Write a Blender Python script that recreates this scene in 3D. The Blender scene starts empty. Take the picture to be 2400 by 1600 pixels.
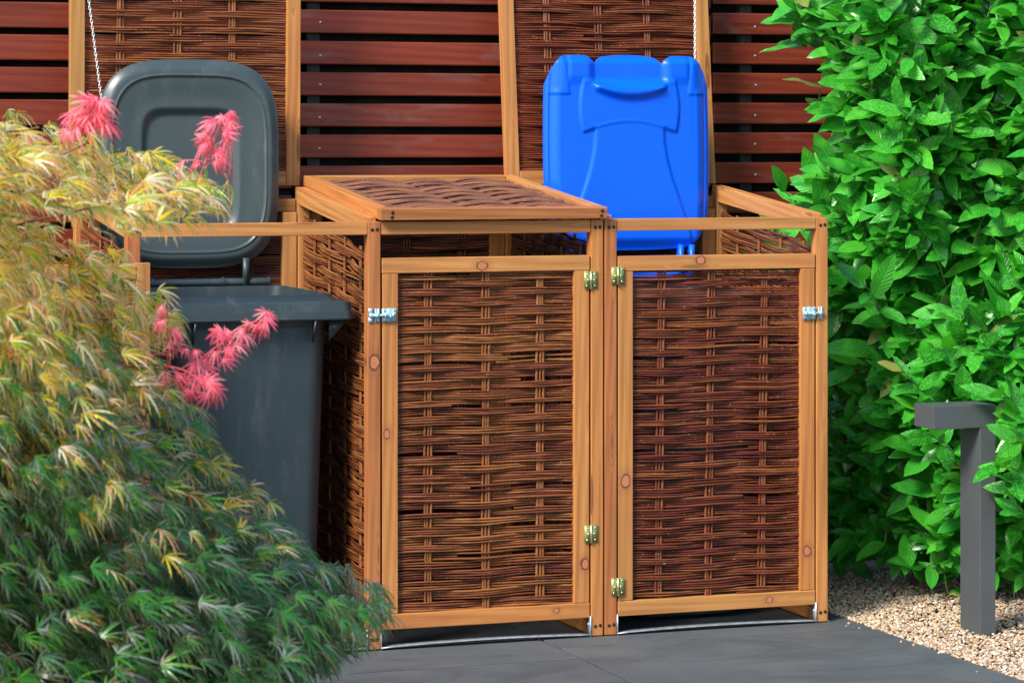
import bpy, bmesh, math, random
import numpy as np
from mathutils import Vector, Matrix, noise as mnoise
random.seed(7); RS = np.random.RandomState(11)
S = bpy.context.scene
COL = S.collection
V = Vector

# ------------------------------------------------------------------ camera, world, sun, exposure
cam_d = bpy.data.cameras.new('camera'); cam = bpy.data.objects.new('camera', cam_d); COL.objects.link(cam)
cam.location = (-2.3056, -7.6221, 1.4142)
cam.rotation_euler = (math.pi/2, 0, -0.34442)
cam_d.sensor_width = 36; cam_d.lens = 99.83; cam_d.shift_y = -0.1914
cam_d.clip_start = 0.1; cam_d.clip_end = 500
cam_d.dof.use_dof = True; cam_d.dof.focus_distance = 8.15; cam_d.dof.aperture_fstop = 9.0
S.camera = cam
SUN_EL, SUN_AZ = 42.0, 238.0     # azimuth clockwise from +Y (north): the sun stands to the left, behind the camera
w = bpy.data.worlds.new('World'); S.world = w; w.use_nodes = True
nt = w.node_tree; bg = nt.nodes['Background']
sky = nt.nodes.new('ShaderNodeTexSky'); sky.sky_type = 'NISHITA'; sky.sun_disc = False
sky.sun_elevation = math.radians(SUN_EL); sky.sun_rotation = math.radians(SUN_AZ)
nt.links.new(sky.outputs[0], bg.inputs[0]); bg.inputs[1].default_value = 0.135
sd = bpy.data.lights.new('sun', 'SUN'); so = bpy.data.objects.new('sun', sd); COL.objects.link(so)
sd.energy = 3.1; sd.angle = math.radians(18); sd.color = (1.0, 0.93, 0.82)
el, az = math.radians(SUN_EL), math.radians(SUN_AZ)
sdir = V((math.sin(az)*math.cos(el), math.cos(az)*math.cos(el), math.sin(el)))
so.rotation_euler = sdir.to_track_quat('Z', 'Y').to_euler(); so.location = sdir*20
S.view_settings.view_transform = 'Standard'; S.view_settings.look = 'None'
S.view_settings.gamma = 1.0; S.view_settings.use_curve_mapping = False
S.view_settings.exposure = 0.93

# ------------------------------------------------------------------ helpers
WM = {}
def link(name, data, parent=None, M=None, mat=None):
    o = bpy.data.objects.new(name, data); COL.objects.link(o)
    M = M or Matrix.Identity(4)
    if parent is not None:
        o.parent = parent; o.matrix_parent_inverse = WM[parent.as_pointer()].inverted()
    o.matrix_basis = M; WM[o.as_pointer()] = M.copy()
    if mat is not None and data is not None and not data.materials: data.materials.append(mat)
    return o
def thing(name, loc, label, cat, group=None, data=None, mat=None):
    o = link(name, data, None, Matrix.Translation(loc), mat)
    o['label'] = label; o['category'] = cat
    if group: o['group'] = group
    return o
def struct(o): o['kind'] = 'structure'; return o
def stuff(o): o['kind'] = 'stuff'; return o
CACHE = {}
def box_mesh(L, a, b, bev=0.002, mk=''):
    k = (round(L, 4), round(a, 4), round(b, 4), bev, mk)
    if k in CACHE: return CACHE[k]
    bm = bmesh.new(); bmesh.ops.create_cube(bm, size=1)
    bmesh.ops.scale(bm, vec=(L, a, b), verts=bm.verts)
    if bev: bmesh.ops.bevel(bm, geom=bm.edges[:], offset=bev, segments=2, profile=.5, affect='EDGES')
    me = bpy.data.meshes.new('box'); bm.to_mesh(me); bm.free(); CACHE[k] = me
    return me
def frame_M(p0, p1, side):
    p0, p1, side = V(p0), V(p1), V(side)
    x = (p1-p0).normalized(); y = (side - x*side.dot(x)).normalized(); z = x.cross(y)
    M = Matrix((x, y, z)).transposed().to_4x4(); M.translation = (p0+p1)/2
    return M, (p1-p0).length
def beam(name, p0, p1, a, b, parent, mat, side=(0, 1, 0), bev=0.002):
    """timber from p0 to p1; a = size along `side`, b = size across it"""
    M, L = frame_M(p0, p1, side)
    me = box_mesh(L, a, b, bev, mat.name)
    return link(name, me, parent, M, mat)
def block(name, x0, x1, y0, y1, z0, z1, parent, mat, bev=0.002):
    d = [x1-x0, y1-y0, z1-z0]; k = d.index(max(d)); c = V(((x0+x1)/2, (y0+y1)/2, (z0+z1)/2))
    ax = [V((1, 0, 0)), V((0, 1, 0)), V((0, 0, 1))]
    u = ax[k]*d[k]/2
    if k == 1: side, a, b = ax[0], d[0], d[2]
    elif k == 0: side, a, b = ax[1], d[1], d[2]
    else: side, a, b = ax[1], d[1], d[0]
    return beam(name, c-u, c+u, a, b, parent, mat, side, bev)
def mesh_np(name, verts, faces, mat=None, smooth=True, attrs=None):
    """faces: (n,3) or (n,4) int array or a list of such"""
    fl = faces if isinstance(faces, list) else [faces]
    fl = [f for f in fl if len(f)]
    me = bpy.data.meshes.new(name); me.vertices.add(len(verts)); me.vertices.foreach_set('co', np.asarray(verts, np.float32).ravel())
    loops = np.concatenate([f.ravel() for f in fl]).astype(np.int32)
    tot = np.concatenate([np.full(len(f), f.shape[1]) for f in fl]).astype(np.int32)
    st = np.concatenate([[0], np.cumsum(tot)[:-1]]).astype(np.int32)
    me.loops.add(len(loops)); me.loops.foreach_set('vertex_index', loops)
    me.polygons.add(len(tot)); me.polygons.foreach_set('loop_start', st); me.polygons.foreach_set('loop_total', tot)
    me.update(calc_edges=True)
    if smooth: me.polygons.foreach_set('use_smooth', np.ones(len(tot), bool))
    for k, a in (attrs or {}).items():
        a = np.asarray(a, np.float32)
        if a.ndim == 1: me.attributes.new(k, 'FLOAT', 'POINT').data.foreach_set('value', a)
        else: me.attributes.new(k, 'FLOAT_VECTOR', 'POINT').data.foreach_set('vector', a.ravel())
    if mat: me.materials.append(mat)
    me.validate(); return me
def tube_np(path, rad, n=6, caps=True):
    """tube round a polyline (m,3), radius array; returns verts, quads"""
    P = np.asarray(path, float); m = len(P); T = np.gradient(P, axis=0); T /= np.linalg.norm(T, axis=1)[:, None]+1e-12
    ref = np.array([0, 0, 1.]) if abs(T[0][2]) < .9 else np.array([1., 0, 0])
    A = np.cross(T, ref); A /= np.linalg.norm(A, axis=1)[:, None]; B = np.cross(T, A)
    th = np.arange(n)*2*math.pi/n; r = np.broadcast_to(rad, m)
    v = P[:, None, :] + r[:, None, None]*(A[:, None, :]*np.cos(th)[None, :, None]+B[:, None, :]*np.sin(th)[None, :, None])
    v = v.reshape(-1, 3); i = np.arange(m-1)[:, None]*n; j = np.arange(n)[None, :]; j2 = (j+1) % n
    q = np.stack([i+j, i+n+j, i+n+j2, i+j2], -1).reshape(-1, 4)
    if caps and n in (5, 6, 8):
        # fan caps as quads/tris folded into two end vertices
        v = np.vstack([v, P[0], P[-1]]); a = m*n
    return v, q
class Acc:
    def __init__(s): s.v = []; s.f3 = []; s.f4 = []; s.a = {}; s.n = 0
    def add(s, v, f, **at):
        v = np.asarray(v, float); f = np.asarray(f)
        (s.f4 if f.shape[1] == 4 else s.f3).append(f+s.n); s.v.append(v)
        for k, x in at.items():
            x = np.asarray(x, float)
            if x.ndim == 0: x = np.full(len(v), float(x))
            s.a.setdefault(k, []).append(x)
        s.n += len(v)
    def box(s, x0, x1, y0, y1, z0, z1, **at):
        v = [(x, y, z) for x in (x0, x1) for y in (y0, y1) for z in (z0, z1)]
        s.add(v, np.array([(0, 1, 3, 2), (4, 6, 7, 5), (0, 4, 5, 1), (2, 3, 7, 6), (0, 2, 6, 4), (1, 5, 7, 3)]), **at)
    def mesh(s, name, mat=None, smooth=True):
        return mesh_np(name, np.vstack(s.v), [np.vstack(x) for x in (s.f3, s.f4) if x], mat, smooth, {k: np.concatenate(x) for k, x in s.a.items()})
def cyl_np(c, axis, r, h, n=14, r2=None):
    """capped cylinder, centre c, along axis"""
    c, a = np.array(c, float), np.array(axis, float); a /= np.linalg.norm(a)
    ref = np.array([0, 0, 1.]) if abs(a[2]) < .9 else np.array([1., 0, 0]); u = np.cross(a, ref); u /= np.linalg.norm(u); w_ = np.cross(a, u)
    th = np.arange(n)*2*math.pi/n; ring = np.cos(th)[:, None]*u+np.sin(th)[:, None]*w_
    r2 = r if r2 is None else r2
    v = np.vstack([c-a*h/2+ring*r, c+a*h/2+ring*r2, c-a*h/2, c+a*h/2]); j = np.arange(n); k = (j+1) % n
    f = np.vstack([np.stack([j, k, k+n, j+n], 1)]); f3 = np.vstack([np.stack([k, j, np.full(n, 2*n)], 1), np.stack([j+n, k+n, np.full(n, 2*n+1)], 1)])
    return v, f, f3
def add_cyl(A, c, axis, r, h, n=14, r2=None, **at):
    v, f, f3 = cyl_np(c, axis, r, h, n, r2); s0 = A.n
    A.add(v, f, **at); A.f3.append(f3+s0)
def loft_np(rings, close_bottom=False, close_top=False):
    m, n = len(rings), len(rings[0]); v = np.vstack(rings)
    i = np.arange(m-1)[:, None]*n; j = np.arange(n)[None, :]; j2 = (j+1) % n
    q = np.stack([i+j, i+j2, i+n+j2, i+n+j], -1).reshape(-1, 4); t = []
    if close_bottom: v = np.vstack([v, v[:n].mean(0)]); k = len(v)-1; t += [(b, a, k) for a, b in zip(range(n), list(range(1, n))+[0])]
    if close_top: o = (m-1)*n; v = np.vstack([v, v[o:o+n].mean(0)]); k = len(v)-1; t += [(o+a, o+b, k) for a, b in zip(range(n), list(range(1, n))+[0])]
    return v, q, np.array(t, int).reshape(-1, 3)
def rrect(cx, cy, hx, hy, r, z, n=8):
    pts = []
    for q, (sx, sy) in enumerate(((1, 1), (-1, 1), (-1, -1), (1, -1))):
        for k in range(n+1):
            a = math.pi/2*(q+k/n); pts.append((cx+sx*(hx-r)+r*math.cos(a), cy+sy*(hy-r)+r*math.sin(a), z))
    return np.array(pts)

# ------------------------------------------------------------------ materials
class N:
    def __init__(s, name, rough=.5, spec=.5):
        s.m = bpy.data.materials.new(name); s.m.use_nodes = True; s.t = s.m.node_tree
        s.b = s.t.nodes['Principled BSDF']; s.b.inputs['Roughness'].default_value = rough
        s.b.inputs['Specular IOR Level'].default_value = spec
    def n(s, typ, **kw):
        x = s.t.nodes.new('ShaderNode'+typ)
        for k, v in kw.items():
            if hasattr(x, k): setattr(x, k, v)
        return x
    def l(s, a, b): s.t.links.new(a, b); return s
    def coord(s, scale, kind='Object', rnd=True):
        tc = s.n('TexCoord'); o = tc.outputs[kind]
        if rnd:
            oi = s.n('ObjectInfo'); mm = s.n('Math', operation='MULTIPLY'); s.l(oi.outputs['Random'], mm.inputs[0]); mm.inputs[1].default_value = 37.
            ad = s.n('VectorMath', operation='ADD'); s.l(o, ad.inputs[0]); s.l(mm.outputs[0], ad.inputs[1]); o = ad.outputs[0]
        mp = s.n('Mapping'); s.l(o, mp.inputs['Vector']); mp.inputs['Scale'].default_value = scale
        return mp.outputs[0]
    def noise(s, vec, scale=1, detail=4, rough=.5, dist=0):
        x = s.n('TexNoise'); s.l(vec, x.inputs['Vector']); x.inputs['Scale'].default_value = scale
        x.inputs['Detail'].default_value = detail; x.inputs['Roughness'].default_value = rough; x.inputs['Distortion'].default_value = dist
        return x.outputs['Fac']
    def ramp(s, fac, stops):
        r = s.n('ValToRGB'); s.l(fac, r.inputs[0]); e = r.color_ramp.elements
        while len(e) < len(stops): e.new(.5)
        for x, (p, c) in zip(e, stops): x.position = p; x.color = (*c, 1)
        return r.outputs[0]
    def fr(s, fac, lo, hi, a=0., b=1.):
        r = s.n('MapRange'); s.l(fac, r.inputs[0]); r.interpolation_type = 'SMOOTHSTEP'
        for k, v in zip((1, 2, 3, 4), (lo, hi, a, b)): r.inputs[k].default_value = v
        return r.outputs[0]
    def mix(s, fac, a, b, mode='MIX'):
        x = s.n('Mix', data_type='RGBA', blend_type=mode)
        for sock, v in ((x.inputs[0], fac), (x.inputs[6], a), (x.inputs[7], b)):
            if isinstance(v, (int, float)): sock.default_value = v
            elif isinstance(v, tuple): sock.default_value = (*v, 1)
            else: s.l(v, sock)
        return x.outputs[2]
    def math(s, op, a, b=None):
        x = s.n('Math', operation=op)
        for k, v in enumerate((a, b)):
            if v is None: continue
            if isinstance(v, (int, float)): x.inputs[k].default_value = v
            else: s.l(v, x.inputs[k])
        return x.outputs[0]
    def bump(s, h, strength=.3, dist=.002):
        x = s.n('Bump'); x.inputs['Strength'].default_value = strength; x.inputs['Distance'].default_value = dist
        s.l(h, x.inputs['Height']); s.l(x.outputs[0], s.b.inputs['Normal'])
    def color(s, c):
        if isinstance(c, tuple): s.b.inputs['Base Color'].default_value = (*c, 1)
        else: s.l(c, s.b.inputs['Base Color'])

def wood_mat(name, c_dark, c_mid, c_light, tints, rough=.55, knots=True, blotch=None):
    """timber with grain along local X; every board gets its own tint and its own grain"""
    m = N(name, rough, .35)
    vec = m.coord((1.0, 1.0, 1.0))
    # knots: cells long in X
    kv = m.coord((2.2, 17., 17.)); vo = m.n('TexVoronoi'); m.l(kv, vo.inputs['Vector']); vo.inputs['Scale'].default_value = 1.0; vo.inputs['Randomness'].default_value = 1.0
    kd = vo.outputs['Distance']; near = m.fr(kd, .04, .26, 1., 0.)
    # grain distorted round the knots
    mp = m.n('Mapping'); m.l(vec, mp.inputs['Vector']); mp.inputs['Scale'].default_value = (1.1, 26., 26.)
    ad = m.n('VectorMath', operation='ADD'); m.l(mp.outputs[0], ad.inputs[0])
    sc = m.math('MULTIPLY', near, .8 if knots else .2); m.l(sc, ad.inputs[1])
    g1 = m.noise(ad.outputs[0], 1.0, 5, .6, 1.2)
    wv = m.n('TexWave', bands_direction='DIAGONAL'); m.l(ad.outputs[0], wv.inputs['Vector']); wv.inputs['Scale'].default_value = .9; wv.inputs['Distortion'].default_value = 6; wv.inputs['Detail'].default_value = 3; wv.inputs['Detail Scale'].default_value = .6
    fine = m.noise(m.coord((3., 260., 260.)), 1, 3, .7)
    g = m.math('ADD', m.math('MULTIPLY', g1, .74), m.math('MULTIPLY', wv.outputs['Fac'], .20))
    g = m.math('ADD', g, m.math('MULTIPLY', m.math('SUBTRACT', fine, .5), .55))
    c = m.ramp(g, [(.18, c_dark), (.48, c_mid), (.8, c_light)])
    oi = m.n('ObjectInfo'); rnd = m.math('FRACT', m.math('MULTIPLY', oi.outputs['Random'], 7.13))
    k = len(tints); tint = m.ramp(rnd, [(i/(k-1), t) for i, t in enumerate(tints)])
    c = m.mix(1., c, tint, 'MULTIPLY')
    st_ = m.noise(m.coord((2.2, 20., 20.)), 1., 4, .65, .8); c = m.mix(m.fr(st_, .50, .70, 0, .45 if knots else .2), c, (.46, .15, .05) if knots else (.2, .04, .02)); st2 = m.noise(m.coord((5., 60., 60.)), 1., 4, .7); c = m.mix(m.fr(st2, .60, .74, 0, .35), c, (.16, .10, .05))
    big = m.noise(m.coord((3.5, 8., 8.)), 1., 2, .5)
    c = m.mix(m.fr(big, .35, .75, 0., .35), c, tuple(x*.6 for x in c_mid), 'MIX')
    if knots:
        ring = m.math('SINE', m.math('MULTIPLY', kd, 75.)); kc = m.ramp(m.fr(ring, -1, 1), [(0, (.26, .075, .025)), (1, (.52, .2, .085))])
        c = m.mix(m.fr(kd, .075, .10, 1., 0.), c, kc)
        c = m.mix(m.math('MULTIPLY', m.fr(kd, .1, .17, 1., 0.), m.fr(kd, .06, .1, 0., .7)), c, (.10, .035, .015))
    ka = m.n('Attribute', attribute_type='OBJECT', attribute_name='knot'); ks = m.n('SeparateXYZ'); m.l(ka.outputs['Vector'], ks.inputs[0])
    tc = m.n('TexCoord'); ps = m.n('SeparateXYZ'); m.l(tc.outputs['Object'], ps.inputs[0])
    wob = m.math('MULTIPLY', m.math('SUBTRACT', m.noise(m.coord((38, 90, 90)), 1, 3), .5), .016)
    dx = m.math('MULTIPLY', m.math('SUBTRACT', ps.outputs[0], ks.outputs[0]), .72); dz = m.math('ADD', m.math('SUBTRACT', ps.outputs[2], ks.outputs[1]), wob)
    kq = m.math('SQRT', m.math('ADD', m.math('MULTIPLY', dx, dx), m.math('MULTIPLY', dz, dz)))
    kr = m.math('DIVIDE', kq, m.math('MAXIMUM', ks.outputs[2], .0001)); on_ = m.math('GREATER_THAN', ks.outputs[2], .001)
    rr_ = m.fr(m.math('SINE', m.math('MULTIPLY', kr, 15.)), -1, 1)
    c = m.mix(m.math('MULTIPLY', on_, m.math('MULTIPLY', m.fr(kr, 1.0, 3.2, .8, 0.), rr_)), c, (.26, .10, .035))
    c = m.mix(m.math('MULTIPLY', on_, m.fr(kr, .95, 1.15, 1., 0.)), c, m.mix(rr_, (.56, .21, .10), (.44, .14, .06)))
    c = m.mix(m.math('MULTIPLY', on_, m.math('MULTIPLY', m.fr(kr, .8, 1.0), m.fr(kr, 1.1, 1.4, .85, 0))), c, (.12, .04, .018))
    if blotch:
        bn = m.noise(m.coord((4., 14., 14.)), 1., 3, .6, .6)
        c = m.mix(m.fr(bn, .56, .72, 0., .45), c, blotch)
    m.color(c); m.bump(g, .25, .001)
    m.l(m.fr(fine, .3, .7, rough-.07, rough+.1), m.b.inputs['Roughness'])
    return m.m
M_wood = wood_mat('larch_timber', (.33, .125, .036), (.50, .225, .072), (.62, .32, .12),
                  [(.86, .84, .80), (1.0, .92, .80), (.84, .92, .82), (1.05, 1.0, .90), (.98, .82, .66)])
M_wood_red = wood_mat('larch_timber_reddish', (.26, .085, .028), (.42, .155, .052), (.54, .23, .085), [(1.0, .86, .80), (.95, .95, .9), (1.08, .9, .78)])
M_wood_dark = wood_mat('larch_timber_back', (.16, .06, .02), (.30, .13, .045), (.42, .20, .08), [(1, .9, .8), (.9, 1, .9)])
M_slat = wood_mat('stained_slat', (.115, .020, .010), (.20, .034, .016), (.27, .055, .026), [(1, .9, .85), (.85, .85, .95), (1.15, 1, .9)], .42, False, (.19, .10, .09))
def wicker_mat(name, pal, rough=.5):
    m = N(name, rough, .4); at = m.n('Attribute', attribute_name='rnd'); r = at.outputs['Fac']
    k = len(pal); c = m.ramp(r, [(i/(k-1), p) for i, p in enumerate(pal)])
    n1 = m.noise(m.coord((14, 14, 60), 'Object', False), 1, 4, .6); c = m.mix(m.fr(n1, .42, .7, 0, .55), c, tuple(x*.42 for x in pal[0]))
    n2 = m.noise(m.coord((90, 90, 200), 'Object', False), 1, 2, .5); c = m.mix(m.fr(n2, .66, .74, 0, .7), c, (.42, .22, .09))
    m.color(c); m.bump(n2, .3, .001); return m.m
M_wick = wicker_mat('willow_brown', [(.18, .052, .016), (.09, .021, .013), (.25, .084, .023), (.13, .029, .018), (.31, .125, .036), (.18, .050, .016)], .42)
M_wick_red = wicker_mat('willow_red', [(.13, .026, .011), (.075, .014, .009), (.18, .046, .015), (.10, .018, .012), (.24, .08, .024), (.13, .028, .012)], .42)
M_wick_shade = wicker_mat('willow_shade', [(.09, .035, .018), (.06, .02, .012), (.13, .05, .024)], .6)  # same willow, with the shade inside the bays darkened into its colour
M_wick_grey = wicker_mat('willow_weathered', [(.20, .080, .050), (.13, .050, .037), (.26, .115, .055), (.17, .065, .048), (.30, .13, .06), (.18, .07, .048)], .5)
def plain(name, col, rough=.5, metal=0., nscale=60., namt=.25, bump=.1, spec=.5, coat=0, wear=None):
    m = N(name, rough, spec); m.b.inputs['Metallic'].default_value = metal
    n = m.noise(m.coord((nscale,)*3), 1, 5, .6); m.color(m.mix(m.fr(n, .3, .7), tuple(c*(1-namt) for c in col), tuple(c*(1+namt) for c in col)))
    n2 = m.noise(m.coord((6, 6, 6)), 1, 3, .6); m.l(m.fr(n2, .3, .7, rough*.85, min(1, rough*1.2)), m.b.inputs['Roughness'])
    m.b.inputs['Coat Weight'].default_value = coat
    if wear:
        w1 = m.noise(m.coord((9, 9, 3)), 1, 6, .75, .5); w2 = m.noise(m.coord((60, 8, 30)), 1, 4, .7)
        c_ = m.b.inputs['Base Color'].links[0].from_socket
        c_ = m.mix(m.math('MULTIPLY', m.fr(w1, .50, .68), .16), c_, wear); m.color(m.mix(m.math('MULTIPLY', m.fr(w2, .68, .76), .20), c_, wear))
    if bump: m.bump(n, bump, .001)
    return m.m
M_screw = plain('black_screw', (.02, .018, .016), .45, .3)
M_zinc = plain('zinc_steel', (.38, .58, .68), .42, .25, 80, .04, 0)
M_galv = plain('galvanised_strap', (.42, .45, .48), .42, .6, 50, .25, .1)
M_brass = plain('brass_plated', (.26, .31, .11), .42, .3, 90, .1, 0)
M_pin = plain('brass_pin', (.85, .78, .45), .2, .9, 90, .1, 0)
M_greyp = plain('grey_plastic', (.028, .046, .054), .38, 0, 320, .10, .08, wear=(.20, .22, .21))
M_grey_lit = plain('grey_plastic_lit', (.046, .068, .072), .32, 0, 320, .10, .08, wear=(.20, .22, .21))  # same grey plastic; lighter colour stands in for the reflection on the upright lid
M_bluep = plain('blue_plastic', (.0, .115, .92), .30, 0, 300, .04, .04, .3)
M_metal_grey = plain('anthracite_metal', (.075, .086, .092), .5, .1, 400, .12, .12, wear=(.13, .13, .12))
M_gap_shade = plain('gap_shade_black', (.004, .005, .005), .9, 0, 10, .3, 0)  # colour for the painted shade between the fence slats
M_fpost = plain('fence_post_wood', (.02, .028, .024), .7, 0, 30, .3, .1)
def tile_mat():
    m = N('slate_tile', .62, .4); n = m.noise(m.coord((420,)*3), 1, 3, .7); b = m.noise(m.coord((5, 5, 5)), 1, 4, .6)
    c = m.mix(m.fr(n, .3, .7), (.056, .068, .078), (.098, .114, .126)); c = m.mix(m.fr(b, .35, .7, 0, .6), c, (.115, .122, .128))
    d = m.noise(m.coord((40, 40, 40)), 1, 5, .8); c = m.mix(m.fr(d, .60, .70, 0, .5), c, (.17, .15, .13)); e2 = m.noise(m.coord((160, 160, 160)), 1, 3, .8); c = m.mix(m.fr(e2, .66, .70, 0, .8), c, (.22, .20, .17)); f2 = m.noise(m.coord((1.6, 4, 4)), 1, 5, .7, 1.); c = m.mix(m.fr(f2, .48, .62, 0, .35), c, (.04, .045, .05))
    m.color(c); m.bump(n, .35, .0008); return m.m
M_tile = tile_mat()
def soil_mat():
    m = N('soil', .95, .2); n = m.noise(m.coord((60,)*3, rnd=False), 1, 6, .7); m.color(m.ramp(n, [(.3, (.012, .009, .007)), (.7, (.05, .035, .025))])); m.bump(n, .8, .01); return m.m
M_soil = soil_mat()
def pebble_mat():
    m = N('pebbles', .6, .4); at = m.n('Attribute', attribute_name='rnd')
    c = m.ramp(at.outputs['Fac'], [(0, (.56, .42, .27)), (.18, (.42, .25, .12)), (.34, (.74, .66, .54)), (.5, (.36, .25, .17)), (.62, (.66, .46, .25)), (.76, (.20, .17, .16)), (.88, (.55, .42, .33)), (1, (.78, .70, .58))])
    n = m.noise(m.coord((500,)*3, rnd=False), 1, 3, .6); c = m.mix(m.fr(n, .35, .7, 0, .35), c, (.22, .15, .10)); m.color(c); return m.m
M_peb = pebble_mat()
def leaf_mat(name, pal, rough=.3, veins=True, trans=.25, coat=0., yellow=None, spec=.5, tips=None):
    m = N(name, rough, spec); at = m.n('Attribute', attribute_name='rnd'); oi = m.n('ObjectInfo')
    r = m.math('FRACT', m.math('ADD', at.outputs['Fac'], m.math('MULTIPLY', oi.outputs['Random'], 5.77)))
    k = len(pal); c = m.ramp(r, [(i/(k-1), p) for i, p in enumerate(pal)])
    uv = m.n('Attribute', attribute_name='luv'); sp = m.n('SeparateXYZ'); m.l(uv.outputs['Vector'], sp.inputs[0])
    u, v = sp.outputs[0], m.math('ABSOLUTE', sp.outputs[1])
    r = m.math('FRACT', m.math('ADD', r, m.math('MULTIPLY', sp.outputs[2], .6)))
    c = m.ramp(r, [(i/(k-1), p) for i, p in enumerate(pal)])
    if veins:
        mid = m.fr(v, .02, .085, 1, 0)
        sv = m.math('SINE', m.math('MULTIPLY', m.math('SUBTRACT', u, m.math('MULTIPLY', v, .22)), 62.)); sv = m.fr(sv, .80, .98)
        vein = m.math('MAXIMUM', mid, m.math('MULTIPLY', sv, .38))
        c = m.mix(m.math('MULTIPLY', vein, .6), c, tuple(min(1, x*1.6+.05) for x in pal[-1]))
        wv_ = m.math('MULTIPLY', m.noise(m.coord((6, 6, 6)), 1, 2, .5), 2.2)
        m.bump(m.math('ADD', wv_, m.math('SUBTRACT', m.fr(m.math('ABSOLUTE', m.math('SINE', m.math('MULTIPLY', m.math('SUBTRACT', u, m.math('MULTIPLY', v, .22)), 31.))), 0, .7), mid)), .5, .004)
    if yellow:
        n0 = m.noise(m.coord((14, 14, 14), 'Object'), 1, 3, .6); c = m.mix(m.fr(n0, .45, .7, 0, .5), c, tuple(min(1, x*1.5+.015) for x in pal[-2]))
        n = m.noise(m.coord((30, 30, 30), 'Object'), 1, 3, .6); c = m.mix(m.fr(n, .60, .74, 0, .75), c, yellow)
    if tips: c = m.mix(m.fr(u, .45, 1.0, 0, .8), c, tips)
    m.color(c); m.b.inputs['Coat Weight'].default_value = coat; m.b.inputs['Coat Roughness'].default_value = .18
    tr = m.n('BsdfTranslucent'); m.l(m.mix(1., c, (1.3, 1.35, .6), 'MULTIPLY'), tr.inputs[0]); mx = m.n('MixShader'); mx.inputs[0].default_value = trans
    m.l(m.b.outputs[0], mx.inputs[1]); m.l(tr.outputs[0], mx.inputs[2]); m.l(mx.outputs[0], m.t.nodes['Material Output'].inputs[0])
    return m.m
M_laurel = leaf_mat('laurel_leaf', [(.014, .16, .010), (.028, .28, .018), (.050, .40, .022), (.014, .19, .014), (.085, .48, .032), (.020, .31, .034)], .27, True, .26, .40, (.16, .36, .04))
M_laurel_pale = leaf_mat('laurel_leaf_pale', [(.10, .22, .04), (.2, .3, .07), (.28, .3, .06)], .35, True, .25, .1, (.45, .36, .05))
M_mapleg = leaf_mat('maple_leaf_green', [(.03, .17, .04), (.05, .22, .05), (.09, .34, .03), (.02, .12, .05), (.42, .42, .42), (.04, .22, .06), (.22, .15, .11), (.10, .32, .03), (.03, .16, .07)], .28, False, .35, 0, None, .5, (.15, .13, .10))  # pale grey stop paints the lavender highlights of the lower crown
M_mapley = leaf_mat('maple_leaf_yellow', [(.80, .66, .03), (.95, .58, .10), (.16, .44, .02), (1.0, .90, .52), (.03, .14, .02), (.40, .60, .02), (.82, .24, .06), (1.0, .97, .82), (.04, .17, .02), (.90, .50, .08)], .26, False, .4, 0, None, .5, (.86, .52, .28))  # near-white stops paint sunlit glitter into the leaf colour, dark greens the gaps
M_mapler = leaf_mat('maple_leaf_red', [(.88, .11, .22), (1.0, .24, .36), (.75, .06, .16), (1.0, .45, .56), (.88, .16, .18)], .38, False, .4)
M_twig = plain('maple_twig', (.22, .085, .055), .5, 0, 40, .4, .2)
M_bark = plain('bark', (.07, .05, .035), .85, 0, 40, .4, .5)
M_lstem = plain('laurel_stem', (.16, .22, .05), .5, 0, 40, .3, .1)
M_dead = plain('dead_leaf', (.42, .17, .06), .7, 0, 60, .4, .2)

# ------------------------------------------------------------------ setting: ground, gravel, terrace
g = struct(link('ground', mesh_np('ground', [(-60, -60, -.06), (60, -60, -.06), (60, 60, -.06), (-60, 60, -.06)], np.array([(0, 1, 2, 3)]), M_soil)))
EDGE = 1.508
terrace = struct(link('terrace', box_mesh(10.51, 11., .03, 0), None, Matrix.Translation((EDGE-5.255, -4.4, -.032)), M_soil))
cols = [(.522, EDGE, -.128), (-.47, .522, -.30), (-1.47, -.47, -.128), (-2.47, -1.47, -.3), (-3.47, -2.47, -.128)]
for i, (x0, x1, yj) in enumerate(cols):
    for k in range(-5, 2):
        y0, y1 = yj+k*.985, yj+(k+1)*.985
        if y1 > 1.1: y1 = 1.095
        t = link('paving_tile', box_mesh(x1-x0-.008, y1-y0-.013, .014, .0015), terrace, Matrix.Translation(((x0+x1)/2, (y0+y1)/2, -.007+random.uniform(-.0008, 0)-.0015*(i == 1))), M_tile)
gb = struct(link('gravel_bed', mesh_np('gravel_bed', [(EDGE, -2.6, -.02), (4, -2.6, -.02), (4, 1.1, -.02), (EDGE, 1.1, -.02)], np.array([(0, 1, 2, 3)]), M_soil)))
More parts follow.
